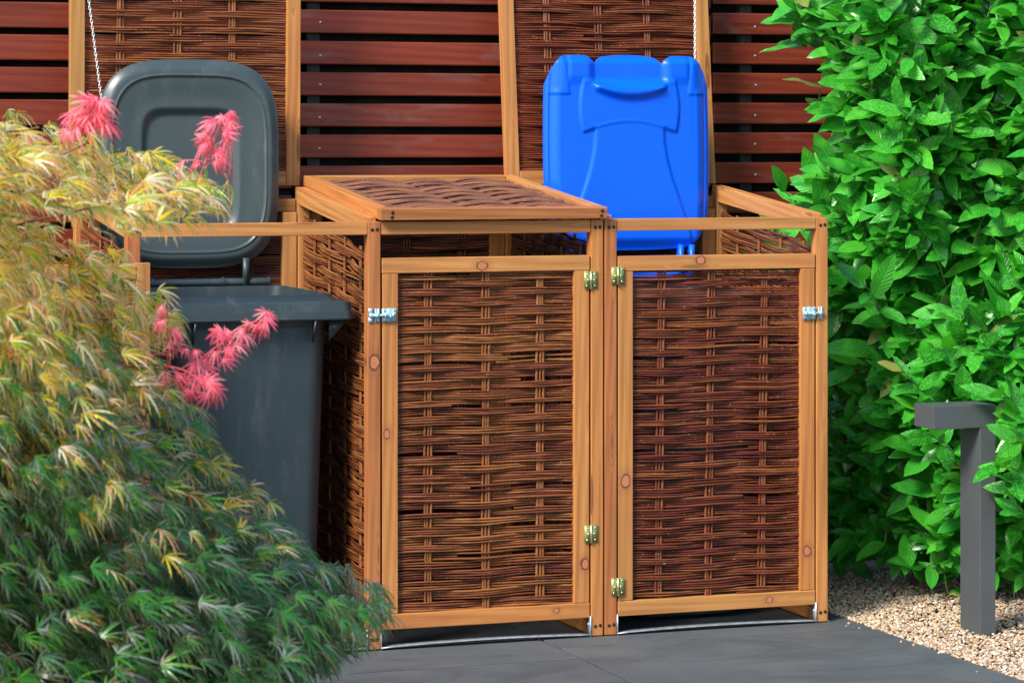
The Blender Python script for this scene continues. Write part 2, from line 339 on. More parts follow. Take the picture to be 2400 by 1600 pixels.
def pebbles():
    ico = bmesh.new(); bmesh.ops.create_icosphere(ico, subdivisions=1, radius=1); bv = np.array([v.co[:] for v in ico.verts]); ico.verts.index_update()
    bf = np.array([[v.index for v in f.verts] for f in ico.faces]); ico.free()
    big = []; n = 30000
    x = EDGE+.004+RS.rand(n)**1.25*1.5; y = -1.5+RS.rand(n)*2.35
    far = RS.rand(n) < .0008; x = np.where(far, EDGE-.10*RS.rand(n)**2.5, x)
    mound = .012*np.exp(-((x-1.95)**2+(y-.0)**2)/.12)
    z = np.where(far, .002, -.010+RS.rand(n)*.010+mound*.5)
    s = (.0038+.0040*RS.rand(n)**1.4)
    sc = s[:, None]*np.stack([.8+.6*RS.rand(n), .7+.4*RS.rand(n), .5+.35*RS.rand(n)], 1)
    a = RS.rand(n)*6.28; tl = (RS.rand(n)-.5)*1.2
    v = bv[None]*(1+.22*(RS.rand(n, len(bv), 1)-.5))*sc[:, None]
    c, q = np.cos(a)[:, None], np.sin(a)[:, None]; X = v[..., 0]*c-v[..., 1]*q; Y = v[..., 0]*q+v[..., 1]*c; Z = v[..., 2]
    ct, st = np.cos(tl)[:, None], np.sin(tl)[:, None]; X, Z = X*ct-Z*st, X*st+Z*ct
    P = np.stack([X+x[:, None], Y+y[:, None], Z+z[:, None]], -1).reshape(-1, 3)
    F = (bf[None]+(np.arange(n)*len(bv))[:, None, None]).reshape(-1, 3)
    rnd = np.repeat(RS.rand(n), len(bv))
    return stuff(link('gravel', mesh_np('gravel', P, F, M_peb, True, {'rnd': rnd})))
gr = pebbles(); gr['label'] = 'beige and white pea gravel covering the bed beside the dark terrace'

# ------------------------------------------------------------------ slatted fence: three sections
def fence(x0, x1, zoff, pitch, h, label, posts, screws):
    t = thing('slat_fence', ((x0+x1)/2, 1.02, 0), label, 'fence', 'dark red slatted fence sections')
    block('gap_shade_sheet', x0+.001, x1-.001, 1.075, 1.085, .0, 2.0, t, M_gap_shade, 0)  # near-black sheet added behind the slats as the dark of their gaps
    for px in posts: block('fence_post', px, px+.042, 1.0225, 1.062, -.02, 2.02, t, M_fpost)
    k = 0
    while True:
        z0 = zoff - (k-3)*pitch
        if z0 < .03: break
        s = block('slat', x0+.003, x1-.003, 1.0, 1.0215+random.uniform(0, .0008), z0, z0+h, t, M_slat, .004)
        for sx in screws:
            v, f, f3 = cyl_np((sx+random.uniform(-.002, .002), .9993, z0+h*(.42+random.uniform(-.05, .05))), (0, 1, 0), .0032, .003, 8)
            A = Acc(); A.add(v, f); A.f3.append(f3); link('screw', A.mesh('screw', M_zinc), s)
        k += 1
fence(-3.2, .058, 1.771, .0988, .0785, 'dark red slatted fence section at far left behind the maple and raised left lid', (-1.6, -.9, .01), ())
fence(.060, 1.490, 1.767, .0982, .0735, 'dark red slatted fence section between the two raised wicker lids', (.109, .85), (.145,))
fence(1.492, 3.1, 1.782, .0990, .0705, 'dark red slatted fence section at right, running behind the green hedge', (1.602, 2.35), (1.648,))

# ------------------------------------------------------------------ wicker weaving
def smooth(t): t = np.clip(t, 0, 1); return t*t*(3-2*t)
def weave(parent, O, U, Vv, W, Hh, groups, mat, single=True, pitch=.0071, r=.00372, amp=.0068, seed=0, slope=(0, 0), nb=(3, 4), cnt=3, lean=0., gap=.0088, seg=30, wander=.0018, wname='wicker_weave', sides=5):
    """rods woven round stakes: O corner, U along the rods, Vv across them"""
    O, U, Vv = (np.array(a, float) for a in (O, U, Vv)); Nn = np.cross(U, Vv); rs = np.random.RandomState(seed)
    us = np.linspace(-.010, W+.010, seg); A = Acc(); made = 0
    ctrl_u = [-.02]+list(groups)+[W+.02]
    ph0 = rs.rand(4)*6.28; b = 0; left = rs.randint(nb[0], nb[1]+1)
    z = pitch*.4
    while z < Hh-pitch*.3:
        if left == 0: b += 1; left = rs.randint(nb[0], nb[1]+1); z += pitch*rs.uniform(0, .35)
        left -= 1
        a_ = amp*rs.uniform(.85, 1.15)
        cn = [(0.25 if i in (0, len(ctrl_u)-1) else 1)*a_*(1 if (b+i) % 2 else -1) for i in range(len(ctrl_u))]
        n = np.zeros(seg)
        for i in range(len(ctrl_u)-1):
            m = (us >= ctrl_u[i]) & (us <= ctrl_u[i+1]); t = (us[m]-ctrl_u[i])/(ctrl_u[i+1]-ctrl_u[i]); n[m] = cn[i]+(cn[i+1]-cn[i])*smooth(t)
        f = z/Hh; sl = slope[0]+(slope[1]-slope[0])*f
        ph0 = ph0+rs.randn(4)*.16; ph = rs.rand(4)*6.28
        vv = z+sl*(us-W/2)+wander*(np.sin(us*9/max(W, .3)+ph0[0])*.7+np.sin(us*19+ph0[1])*.45)+.0006*(np.sin(us*17+ph[1])+np.sin(us*41+ph[2])*.6)
        # rods lying in front of the stakes squeeze together
        for i, gu in enumerate(groups): pass
        n = n+.0012*np.sin(us*40+ph[3])
        vv = np.clip(vv, -.004, Hh+.004+np.abs(sl)*W)
        rr = r*rs.uniform(.72, 1.14)*np.linspace(1.0, rs.uniform(.7, 1.0), seg)[::(1 if rs.rand() < .5 else -1)]
        P = O+us[:, None]*U+vv[:, None]*Vv+n[:, None]*Nn
        if rs.rand() < .35:                                    # leaf nodes: small thickenings
            rr = rr.copy(); rr[rs.randint(2, seg-2)] *= 1.3
        rnd = rs.rand()
        if rs.rand() < .06 and seg > 20:                       # a rod that ends or starts inside the panel
            c0 = rs.randint(8, seg-8); cut = slice(0, c0) if rs.rand() < .5 else slice(c0, seg)
            P, rr2 = P[cut], rr[cut]
        else: rr2 = rr
        v, q = tube_np(P, rr2, sides)
        v = v[:len(P)*sides]
        if single:
            A1 = Acc(); A1.add(v, q, rnd=rnd); link('rod', A1.mesh('rod', mat), parent)
        else: A.add(v, q, rnd=rnd)
        made += 1; z += pitch*rs.uniform(.86, 1.14)
    for gi, gu in enumerate(groups):
        for k in range(cnt):
            zz = np.linspace(-.004, Hh+.004, 16); off = (k-(cnt-1)/2)*gap
            tt = gu+off+lean*(zz/Hh-1)+.0016*np.sin(zz*11+gi*2+k*1.7)
            ss = slope[0]*(tt-W/2)*0
            P = O+tt[:, None]*U+(zz+(slope[1]*(tt-W/2)*(zz/Hh)))[:, None]*Vv+(.001*np.sin(zz*17+k))[:, None]*Nn
            v, q = tube_np(P, .0040*rs.uniform(.85, 1.15), 6); v = v[:16*6]
            if single: A1 = Acc(); A1.add(v, q, rnd=.84+rs.rand()*.16); link('stake', A1.mesh('stake', mat), parent)
            else: A.add(v, q, rnd=.8+rs.rand()*.2)
    if not single: stuff(link(wname, A.mesh(wname, mat), parent))
    return made

def screws(parent, pts, axis=(0, -1, 0), r=.0046, mat=None):
    for p in pts:
        A = Acc(); add_cyl(A, p, axis, r, .003, 12); add_cyl(A, V(p)+V(axis)*.0012, axis, r*.45, .0022, 6)
        link('screw', A.mesh('screw', mat or M_screw, False), parent)
PW, PD, H0, H1, DEP = .037, .040, 1.200, 1.287, .77
def zt(y): return H0+.008+(H1-H0-.008)*(y/DEP)
def post(parent, x, nm='post', z1=H0, base_screws=True, w=PW, mat=None):
    p = block(nm, x, x+w, 0, PD, .002, z1, parent, mat or M_wood)
    if x == 0: p['knot'] = [.205, 0., .014]
    pts = [(x+w*.32, -.0006, z1-.022), (x+w*.70, -.0006, z1-.021)]
    if base_screws: pts += [(x+w*.32, -.0006, .030), (x+w*.72, -.0006, .032)]
    screws(p, pts); return p
def side_panel(parent, x, mat, single, seed, name='side_panel', w=PW, top_w=.05):
    p = link(name, box_mesh(.04, w-.004, H1-.02, .002), parent, Matrix.Translation((x+w/2, DEP-.02, (H1-.02)/2+.004)) @ Matrix.Identity(4), M_wood) if False else \
        beam(name, (x+w/2, DEP-.02, .004), (x+w/2, DEP-.02, H1-.004), .04, w-.002, parent, M_wood)     # rear stile carries the rest
    beam('top_rail', (x+w/2, PD+.001, zt(PD)-.025), (x+w/2, DEP, zt(DEP)-.025), w-.001, .05, p, M_wood, (1, 0, 0))
    beam('bottom_rail', (x+w/2, PD+.001, .022), (x+w/2, DEP-.041, .022), w-.004, .038, p, M_wood, (1, 0, 0))
    n0 = .040; L = DEP-.04-PD
    weave(p, (x+w/2, PD, n0), (0, 1, 0), (0, 0, 1), L, zt(PD)-.055-n0, [.09, .25, .41, .57], mat, single, .0071, .0041, .0064, seed, (0.03, .13), (4, 5), 2, 0, .0085, 34, .0036)
    return p
def back_panel(parent, xa, xb, mat, seed):
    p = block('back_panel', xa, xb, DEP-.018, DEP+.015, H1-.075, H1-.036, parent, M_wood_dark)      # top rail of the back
    block('stile', xa, xa+.040, DEP-.03, DEP+.0142, .004, H1-.0762, p, M_wood)
    block('stile', xb-.044, xb, DEP-.03, DEP+.0142, .004, H1-.0762, p, M_wood)
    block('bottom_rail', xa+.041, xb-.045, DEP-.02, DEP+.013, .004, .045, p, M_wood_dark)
    weave(p, (xa+.04, DEP-.004, .045), (1, 0, 0), (0, 0, 1), xb-xa-.084, H1-.12, [.1, .28, .46], mat, False, .0072, .0045, .0070, seed, (0, 0), (3, 5), 3, 0, .010, 22)
    return p
def hinge(parent, x, z, h=.050, flip=1):
    A = Acc()
    for s in (-1, 1): A.box(min(s*.0022, s*.020)+x, max(s*.0022, s*.020)+x, -.0040, -.0012, z-h/2, z+h/2)
    o = link('hinge', A.mesh('hinge', M_brass, False), parent)
    A = Acc(); add_cyl(A, (x, -.0052, z), (0, 0, 1), .0034, h+.003, 12); link('hinge_pin', A.mesh('pin', M_pin, True), o)
    for s in (-1, 1):
        for k, dx in ((-1, .0125), (0, .0095), (1, .0125)): 
            A = Acc(); add_cyl(A, (x+s*dx, -.0045, z+k*h*.34), (0, 1, 0), .0024, .0016, 8); link('screw', A.mesh('screw', M_pin), o)
    return o
def barrel_bolt(parent, x0, x1, z, keepers, rod0, rod1, knob):
    def plate(xa, xb, h, notch=2):
        xs = np.linspace(xa, xb, 13); t = np.linspace(0, 1, 13); top = h/2*(1-.055*(1-np.cos(t*2*math.pi*notch)))
        top[0] *= .86; top[-1] *= .86
        v = [];
        for y in (-.0038, -.0014):
            v += [(x, y, z+d) for x, d in zip(xs, top)]+[(x, y, z-d) for x, d in zip(xs, top)]
        f = []
        for i in range(12):
            f += [(i, i+1, 13+i+1, 13+i), (26+i, 39+i, 39+i+1, 26+i+1), (i, 26+i, 27+i, i+1), (13+i, 14+i, 40+i, 39+i)]
        f += [(0, 13, 39, 26), (12, 38, 51, 25)]
        return np.array(v), np.array(f)
    A = Acc(); v, f = plate(x0, x1, .040); A.add(v, f)
    o = link('barrel_bolt', A.mesh('bolt_plate', M_zinc, False), parent)
    for kx in keepers:
        A = Acc(); v, f = plate(kx-.0068, kx+.0068, .040, 1); A.add(v, f); add_cyl(A, (kx, -.006, z), (1, 0, 0), .0058, .010, 12); link('keeper', A.mesh('keeper', M_zinc, False), o)
    A = Acc(); add_cyl(A, ((rod0+rod1)/2, -.0072, z), (1, 0, 0), .0034, rod1-rod0, 12); add_cyl(A, (knob, -.013, z-.002), (0, 1, .3), .0026, .014, 8)
    link('bolt_rod', A.mesh('rod', M_zinc, True), o)
    A = Acc(); 
    for kx in (x0+.010, x1-.010): A.box(kx-.0035, kx+.0035, -.0112, -.0036, z-.0050, z+.0050)
    link('guide', A.mesh('guide', M_zinc, False), o)
    for kx in (x0+.007, x1-.007):
        for dz in (-.0135, .0135):
            A = Acc(); add_cyl(A, (kx, -.0046, z+dz), (0, 1, 0), .0026, .0020, 8); link('screw', A.mesh('screw', M_galv), o)
def door(parent, xa, xb, z0, z1, mat, seed, stakes, single=True, M=None, lean=0., rail=.043, stl=.0475, y0=.0015, th=.026, knots=()):
    top = block('door', xa, xb, y0, y0+th, z1-rail, z1, parent, M_wood)
    block('rail', xa, xb, y0, y0+th, z0, z0+rail, top, M_wood)
    block('stile', xa+.0015, xa+stl, y0+.0008, y0+th, z0+rail+.0008, z1-rail-.0008, top, M_wood)
    block('stile', xb-stl, xb-.0015, y0+.0006, y0+th, z0+rail+.0008, z1-rail-.0008, top, M_wood)
    for q_ in knots:
        o_ = [c_ for c_ in top.children if c_.name.split('.')[0] == q_[0]][q_[1]] if q_[0] != 'top' else top
        o_['knot'] = [float(q_[2]), float(q_[3]), float(q_[4])]
    W = xb-xa-2*stl
    weave(top, (xa+stl, y0+.016, z0+rail), (1, 0, 0), (0, 0, 1), W, z1-z0-2*rail, [s-xa-stl for s in stakes], mat, single, seed=seed, lean=lean)
    return top

# ------------------------------------------------------------------ wicker bin store, left double unit
store = thing('bin_store', (.0, .38, 0), 'double wicker bin store, right bay closed by lid and door, left bay open', 'bin store')
XA, XB, XC, XD, XE = -.684, 0., .6713, .7135, 1.3885
post(store, XA, mat=M_wood_red); post(store, XB, mat=M_wood_red); post(store, XC)
def front_rail(parent, xa, xb, z=H0, h=.037):
    return block('top_rail', xa, xb, .003, .033, z-h, z-.0005, parent, M_wood)
front_rail(store, XA+PW+.0008, XB-.0008); front_rail(store, XB+PW+.0008, XC-.0008)
side_panel(store, XA, M_wick, False, 21)
side_panel(store, XB, M_wick, False, 22)
side_panel(store, XC, M_wick_shade, False, 23)
back_panel(store, XA+PW+.001, XB-.002, M_wick_shade, 31)
back_panel(store, XB+PW+.001, XC-.001, M_wick_shade, 32)
# closed right-hand door
d2 = door(store, .0415, .6675, .0545, 1.0975, M_wick, 41, (.182, .355, .520), knots=[('top', 0, -.015, -.004, .0105), ('stile', 0, .028, .010, .0085), ('stile', 1, -.366, -.010, .0105), ('rail', 0, .21, .003, .006)])
hinge(d2, .6685, 1.027); hinge(d2, .6695, .2965)
barrel_bolt(d2, .040, .082, .938, (.026,), .014, .078, .062)
A = Acc(); A.box(.001, .014, -.0038, -.0014, .918, .932); A.box(.001, .014, -.0038, -.0014, .944, .958); A.box(.003, .018, -.0065, -.0014, .932, .944)
link('keeper', A.mesh('keeper', M_zinc, False), store)
# open left-hand door, swung out to the left in front of the post
odoor = link('door', None, store, Matrix.Translation((-.640, -.10, 0)))
Rz = Matrix.Translation((-.640, -.10, 0)) @ Matrix.Rotation(math.radians(8), 4, 'Z')
def od_block(nm, x0, x1, z0, z1, par):
    M, L = frame_M((x0, .012, (z0+z1)/2), (x1, .012, (z0+z1)/2), (0, 1, 0)) if (x1-x0) > (z1-z0) else frame_M(((x0+x1)/2, .012, z0), ((x0+x1)/2, .012, z1), (0, 1, 0))
    b = (z1-z0) if (x1-x0) > (z1-z0) else (x1-x0)
    return link(nm, box_mesh(L, .024, b), par, Rz @ M, M_wood)
od_block('stile', -.040, -.001, .095, 1.098, odoor); od_block('stile', -.625, -.585, .095, 1.098, odoor)
od_block('rail', -.584, -.041, 1.055, 1.0975, odoor); od_block('rail', -.584, -.041, .055, .094, odoor)
r3 = Rz.to_3x3(); weave(odoor, Rz @ V((-.585, .014, .095)), r3 @ V((1, 0, 0)), (0, 0, 1), .545, .96, [.1, .27, .44], M_wick, False, seed=43)
# thresholds and brackets
def threshold(parent, xa, xb, seed):
    xs = np.linspace(xa, xb, 18); t = (xs-xa)/(xb-xa); zz = .0035+.0065*np.sin(t*math.pi)**.8; y0 = .004-.0*t
    v = [];
    for x, z in zip(xs, zz): v += [(x, -.004, z), (x, -.004, z+.003), (x, .026, z+.0035), (x, .026, z+.0005)]
    f = []
    for i in range(17):
        for k in range(4): a, b = i*4+k, i*4+(k+1) % 4; f.append((a, b, b+4, a+4))
    o = link('threshold_strap', mesh_np('strap', v, np.array(f+[(3, 2, 1, 0), (68, 69, 70, 71)]), M_galv, False), parent)
    for x, s in ((xa, 1), (xb, -1)):
        A = Acc(); A.box(min(x, x+s*.003), max(x, x+s*.003), -.003, .028, .0, .060)
        b = link('bracket', A.mesh('bracket', M_galv, False), o)
        A = Acc(); add_cyl(A, (x+s*.004, .012, .035), (1, 0, 0), .004, .003, 8); link('screw', A.mesh('screw', M_zinc), b)
threshold(store, XA+PW+.0005, XB-.0005, 1); threshold(store, XB+PW+.0005, XC-.0005, 2)
# closed lid of the right bay
def lid_frame(name, parent, O, Ux, Uy, W, L, wick, seed, single, th=.033, rw=.036, front_w=.034, stakes=(.13, .30, .47), mat2=None, cnt=3, amp=.0070, pitch=.0070, nb=(3, 4), wander=.0018):
    """lid: O = front left lower corner, Ux across, Uy from front to back"""
    O, Ux, Uy = V(O), V(Ux), V(Uy); Nn = Ux.cross(Uy)
    c = lambda x, y, z=th/2: O+Ux*x+Uy*y+Nn*z
    f = beam(name, c(0, front_w/2), c(W, front_w/2), front_w, th, parent, M_wood_red if seed == 51 else M_wood, Uy)
    beam('rail', c(rw+.001, L-rw/2), c(W-rw-.001, L-rw/2), rw, th, f, M_wood, Uy)
    beam('stile', c(rw/2, front_w+.001), c(rw/2, L), rw, th-.001, f, M_wood, Ux)
    beam('stile', c(W-rw/2, front_w+.001), c(W-rw/2, L), rw, th-.001, f, M_wood, Ux)
    weave(f, c(rw, front_w, th*.52), Ux, Uy, W-2*rw, L-rw-front_w, stakes, wick, single, pitch, .0037, amp, seed, (0, 0), nb, cnt, 0, .0088, 30, wander)
    screws(f, [c(.034, -.0005, th*.70), c(.033, -.0005, th*.30), c(W-.017, -.0005, th*.72), c(W-.019, -.0005, th*.30)], tuple(-Uy))
    return f
lz0, lz1 = 1.2035, 1.2895; Ly = .805; uy = V((0, Ly, lz1-lz0)).normalized(); LL = math.hypot(Ly, lz1-lz0)
lid_frame('lid', store, (.030, -.022, lz0), (1, 0, 0), uy, .682, LL, M_wick_grey, 51, True, stakes=(.16, .33, .50), amp=.010, pitch=.0061, nb=(6, 8), wander=.0022)
# opened lid of the left bay, standing up and held by a chain
tl = math.radians(-1.2); uy1 = V((0, math.sin(tl), math.cos(tl)))
def open_lid(parent, xa, W, y, tl, wick, seed, single=True, stakes=(.125, .30, .47), roll=0.):
    up = V((0, math.sin(tl), math.cos(tl)))            # local Uy of the lid runs from its front edge (now on top) to the hinge
    O = V((xa, y, H1+.003))+up*.80
    return lid_frame('lid', parent, O, (1, 0, 0), -up, W, .80, wick, seed, single, th=.030, rw=.044, stakes=stakes)
open_lid(store, -.683, .712, .815, math.radians(-1.0), M_wick, 52, False, stakes=(.11, .285, .455))
# ------------------------------------------------------------------ right single unit
store2 = thing('bin_store', (1.06, .38, 0), 'single wicker bin store at the right end with its lid raised over the blue bin', 'bin store')
post(store2, XD, mat=M_wood_red); post(store2, XE)
front_rail(store2, XD+PW+.0008, XE-.0008, 1.2025, .036)
p = side_panel(store2, XE, M_wick, False, 24)
side_panel(store2, XD, M_wick_red, False, 25)
back_panel(store2, XD+PW+.001, XE-.001, M_wick_shade, 33)
d3 = door(store2, .7545, 1.3850, .0535, 1.0935, M_wick_red, 42, (.898, 1.057, 1.227), lean=.012, knots=[('top', 0, -.055, .006, .0095), ('stile', 0, -.13, .001, .0125), ('stile', 1, -.36, .002, .010), ('rail', 0, .165, .0, .007)])
hinge(d3, .7525, 1.038); hinge(d3, .7525, .140)
barrel_bolt(d3, 1.342, 1.384, .917, (1.399,), 1.346, 1.410, 1.374)
threshold(store2, XD+PW+.0005, XE-.0005, 3)
open_lid(store2, .705, .718, .815, math.radians(6.0), M_wick_red, 53, stakes=(.115, .29, .46))
# chains
def link_mesh():
    t = np.linspace(0, 2*math.pi, 15)[:-1]; a, b = .0062, .0030
    P = np.stack([np.sign(np.cos(t))*np.abs(np.cos(t))**.75*a, np.sin(t)*b, t*0], 1)
    P = np.vstack([P, P[:1]]); v, q = tube_np(P, .00125, 5); v = v[:len(P)*5]
    return mesh_np('chain_link', v, q, M_chain, True)
M_chain = plain('chain_zinc', (.75, .78, .80), .35, .35, 80, .1, 0)
LM = link_mesh()
def chain(parent, p0, p1, sag):
    A = V(p0); B = V(p1); n = int((B-A).length/.0098); c = link('chain', LM, parent, Matrix.Translation(A))
    prev = None
    for k in range(n+1):
        t = k/n; p = A.lerp(B, t); p.z -= sag*4*t*(1-t); t2 = t+.01; q = A.lerp(B, t2); q.z -= sag*4*t2*(1-t2)
        M, _ = frame_M(p, q, (0, 1, .1) if k % 2 else (1, 0, .05)); M.translation = p; link('link', LM, c, M)
chain(store, (-.654, .786, 2.02), (-.565, .765, 1.30), .003)
chain(store2, (1.372, .870, 2.0), (1.318, .742, 1.27), .002)

# ------------------------------------------------------------------ wheelie bins
def heightfield(name, parent, x0, x1, zb, zt_, hfun, y, tilt, mat, nx=90, nz=110, thick=.004, bulge=0.012):
    """pressed plastic sheet seen from the front: outline given by zb(x), zt_(x), relief hfun(x,z) towards -Y"""
    s = (1-np.cos(np.linspace(0, math.pi, nx+1)))/2; s = .75*s+.25*np.linspace(0, 1, nx+1); xs = x0+(x1-x0)*s
    t = (1-np.cos(np.linspace(0, math.pi, nz+1)))/2; t = .4*t+.6*np.linspace(0, 1, nz+1)
    X = np.repeat(xs[:, None], nz+1, 1); Z = zb(X)+(zt_(X)-zb(X))*t[None]
    hh = hfun(X, Z); zf_ = (Z-Z.min())/(Z.max()-Z.min()); X = (x0+x1)/2+(X-(x0+x1)/2)*(1.012-bulge*((zf_-.55)/.55)**2); Zm = Z.min(); Y = y-hh+(Z-Zm)*math.tan(tilt)
    v = np.stack([X, Y, Z], -1).reshape(-1, 3); i = np.arange(nx)[:, None]*(nz+1); j = np.arange(nz)[None]
    q = np.stack([i+j, i+nz+1+j, i+nz+2+j, i+j+1], -1).reshape(-1, 4)
    o = link(name, mesh_np(name, v, q, mat), parent); md = o.modifiers.new('thick', 'SOLIDIFY'); md.thickness = thick; md.offset = -1
    return o
def ss(a, b, x): t = np.clip((x-a)/(b-a), 0, 1); return t*t*(3-2*t)
def bin_body(t, cx, hx, mat, y0=.06, y1=.705, zr=.975):
    cy, hy = (y0+y1)/2, (y1-y0)/2; R = []
    R += [rrect(cx, cy+.02, hx-.108, hy-.09, .05, .012), rrect(cx, cy+.02, hx-.098, hy-.08, .055, .03)]
    R += [rrect(cx, cy+.01, hx-.086+.021*k/8, hy-.072+.032*k/8, .055, .03+(zr-.105)*k/8) for k in range(1, 9)]
    R += [rrect(cx, cy, hx-.062, hy-.038, .055, zr-.055), rrect(cx, cy, hx-.003, hy-.003, .030, zr-.052), rrect(cx, cy, hx, hy, .030, zr-.048),
          rrect(cx, cy, hx-.001, hy-.001, .030, zr-.027), rrect(cx, cy, hx-.004, hy-.004, .030, zr-.0255), rrect(cx, cy, hx-.006, hy-.006, .030, zr-.003),
          rrect(cx, cy, hx-.010, hy-.010, .030, zr), rrect(cx, cy+.004, hx-.036, hy-.03, .030, zr+.001), rrect(cx, cy+.004, hx-.040, hy-.034, .030, zr+.004),
          rrect(cx, cy+.006, hx-.050, hy-.044, .035, zr+.018), rrect(cx, cy+.006, hx-.056, hy-.048, .035, zr+.018), rrect(cx, cy+.006, hx-.066, hy-.055, .04, zr-.06),
          rrect(cx, cy+.01, hx-.11, hy-.085, .05, .04)]
    v, q, tr = loft_np(R, True, True); A = Acc(); A.add(v, q); A.f3.append(tr)
    o = link('body', A.mesh('body', mat), t); o.data.set_sharp_from_angle(angle=math.radians(28)); return o
def gusset(t, pts, dx, mat, par):
    a = np.array(pts, float); b = a+np.array(dx); v = np.vstack([a, b]); f4 = np.array([(0, 3, 4, 1), (1, 4, 5, 2), (2, 5, 3, 0)]); f3 = np.array([(0, 1, 2), (5, 4, 3)])
    link('rib', mesh_np('rib', v, [f3, f4], mat, False), par)
gb1 = thing('wheelie_bin', (-.31, .38, 0), 'dark grey wheelie bin standing in the open left bay with its lid flipped up', 'wheelie bin')
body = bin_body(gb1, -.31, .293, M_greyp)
gusset(gb1, [(-.084, .100, .922), (-.030, .100, .922), (-.084, .100, .862)], (0, .006, 0), M_greyp, body)
gusset(gb1, [(-.135, .094, .921), (-.135, .064, .921), (-.135, .098, .860)], (.005, 0, 0), M_greyp, body)
gusset(gb1, [(-.480, .094, .921), (-.480, .064, .921), (-.480, .098, .860)], (.005, 0, 0), M_greyp, body)
A = Acc(); v, q = tube_np([(-.50, .712, 1.002), (-.10, .712, 1.002)], .0125, 12); A.add(v[:24], q); bar = link('hinge_bar', A.mesh('bar', M_greyp), gb1)
for x in (-.46, -.245, -.105):
    A = Acc(); v, q = tube_np([(x, .712, 1.002), (x+.008, .712, 1.002)], .0165, 12); A.add(v[:24], q); link('collar', A.mesh('collar', M_greyp), bar)
# raised lid: rounded square with a rolled rim and a square recess
lx0, lx1, lz_0, lz_1 = -.616, -.066, 1.045, 1.672; lcx, lcz, lhx, lhz = (lx0+lx1)/2, (lz_0+lz_1)/2, (lx1-lx0)/2, (lz_1-lz_0)/2
PE = 4.0
def edge(X): return lhz*(1-np.clip(np.abs((X-lcx)/lhx), 0, 1)**PE)**(1/PE)*(1-.035*np.clip((X-lcx)/lhx, -1, 1)**2)
def hgrey(X, Z):
    e = (np.abs((X-lcx)/lhx)**PE+np.abs((Z-lcz)/lhz)**PE)**(1/PE)        # 1 on the edge
    h = .018*(1-ss(.88, 1.0, e)**1.3)
    h = h+.0030*np.exp(-((e-.845)/.010)**2)-.0030*(1-ss(.832, .848, e))
    h = h-.005*(1-ss(.60, .84, e))
    ex, ez = np.abs((X-lcx-.004)/(lhx*.54)), np.abs((Z-lcz+.02)/(lhz*.60)); q = (ex**6+ez**6)**(1/6)
    h = h-.015*(1-ss(.86, 1.02, q))
    return h
lidg = heightfield('lid', gb1, lx0+.0003, lx1-.0003, lambda X: lcz-edge(X), lambda X: lcz+edge(X), hgrey, .722, math.radians(1.0), M_grey_lit, 170, 190)
for x in (-.50, -.17):
    A = Acc(); A.box(x-.009, x+.009, .698, .716, .99, 1.075); link('arm', A.mesh('arm', M_greyp, False), lidg)
# blue bin
bb = thing('wheelie_bin', (1.065, .38, 0), 'wheelie bin behind the right door with its bright blue lid raised above the rail', 'wheelie bin')
bbody = bin_body(bb, 1.062, .270, M_greyp, .08, .70, .955)
bx0, bx1 = .785, 1.342; bcx = (bx0+bx1)/2; bh = (bx1-bx0)/2; bzb, bzt = 1.083, 1.697
def b_top(X):
    u = (X-bcx)/bh
    z = bzt-.001*np.abs(u); corner = .060*(np.clip((np.abs(u)-.74)/.26, 0, 1))**2.6*1.6
    notch = .015*np.exp(-((np.abs(u)-.43)/.06)**2); mid = .003*ss(.43, .1, np.abs(u))
    return z-corner-notch+np.where(np.abs(u) < .43, -.010+.012*(1-(u/.43)**2), 0)
def b_bot(X):
    u = (X-bcx)/bh; return bzb+.012*u**2+.125*(1-(1-np.clip((np.abs(u)-.60)/.40, 0, 1)**2.4)**.5)
def b_side(Z): return 0
def hblue(X, Z):
    u = (X-bcx)/bh; zf = (Z-bzb)/(bzt-bzb); au = np.abs(u)
    h = .026*(1-ss(.76, 1.0, au)**1.25)                                   # sides roll back
    h = h+.004*(ss(.78, .85, au)-ss(.86, .95, au))*(1-ss(.80, .84, zf))  # long bead near each side
    h = h*(.35+.65*ss(0, .07, zf))*(.45+.55*ss(0, .045, 1-zf))
    # waisted centre panel
    wdt = np.where(zf < .64, .60-.30*ss(0.05, .64, zf)**1.25+.0*zf, .30)
    wdt = .41+.38*(1-ss(-.05, .66, zf))**1.3
    topc = .665-.030*(u/.4)**2
    pan = (1-ss(wdt-.012, wdt+.012, au))*(1-ss(topc-.010, topc+.008, zf))
    h = h+.0065*pan
    col_w = .60-.05*((zf-.74)/.12)**2*.6
    col_ = (1-ss(col_w-.014, col_w+.010, au))*ss(topc-.010, topc+.008, zf)*(1-ss(.86, .89, zf))
    h = h+.0065*col_
    h = h+.0028*np.exp(-((zf-topc)/.006)**2)*(1-ss(.50, .54, au))
    h = h+.0050*np.exp(-((au-.955)/.016)**2)+.0012*np.exp(-((au-.865)/.005)**2)
    # rolled grip and the scoop above it
    zc = .812+.034*(u/.45)**2; sg = .030*(1-.55*np.clip(au/.45, 0, 1)**2); grip = np.exp(-(np.abs(zf-zc)/sg)**2.6)*(1-ss(.38, .47, au)); h = h+.017*grip
    sc = ss(.83, .88, zf)*(1-ss(.40, .48, au)); h = h-.010*sc
    wing = ss(.84, .90, zf)*ss(.44, .52, au)*(1-ss(.70, .76, au)); h = h+.005*wing
    pad = ss(.795, .805, zf)*ss(.70+.35*np.clip(zf-.8, 0, 1), .74+.35*np.clip(zf-.8, 0, 1), au)*(1-ss(.90, .99, au)); h = h+.0035*pad
    h = h+.0016*(ss(.905, .91, zf)-ss(.915, .92, zf))*0
    return h
lidb = heightfield('lid', bb, bx0+.0003, bx1-.0003, b_bot, b_top, hblue, .690, math.radians(1.2), M_bluep, 150, 170, .004, .045)
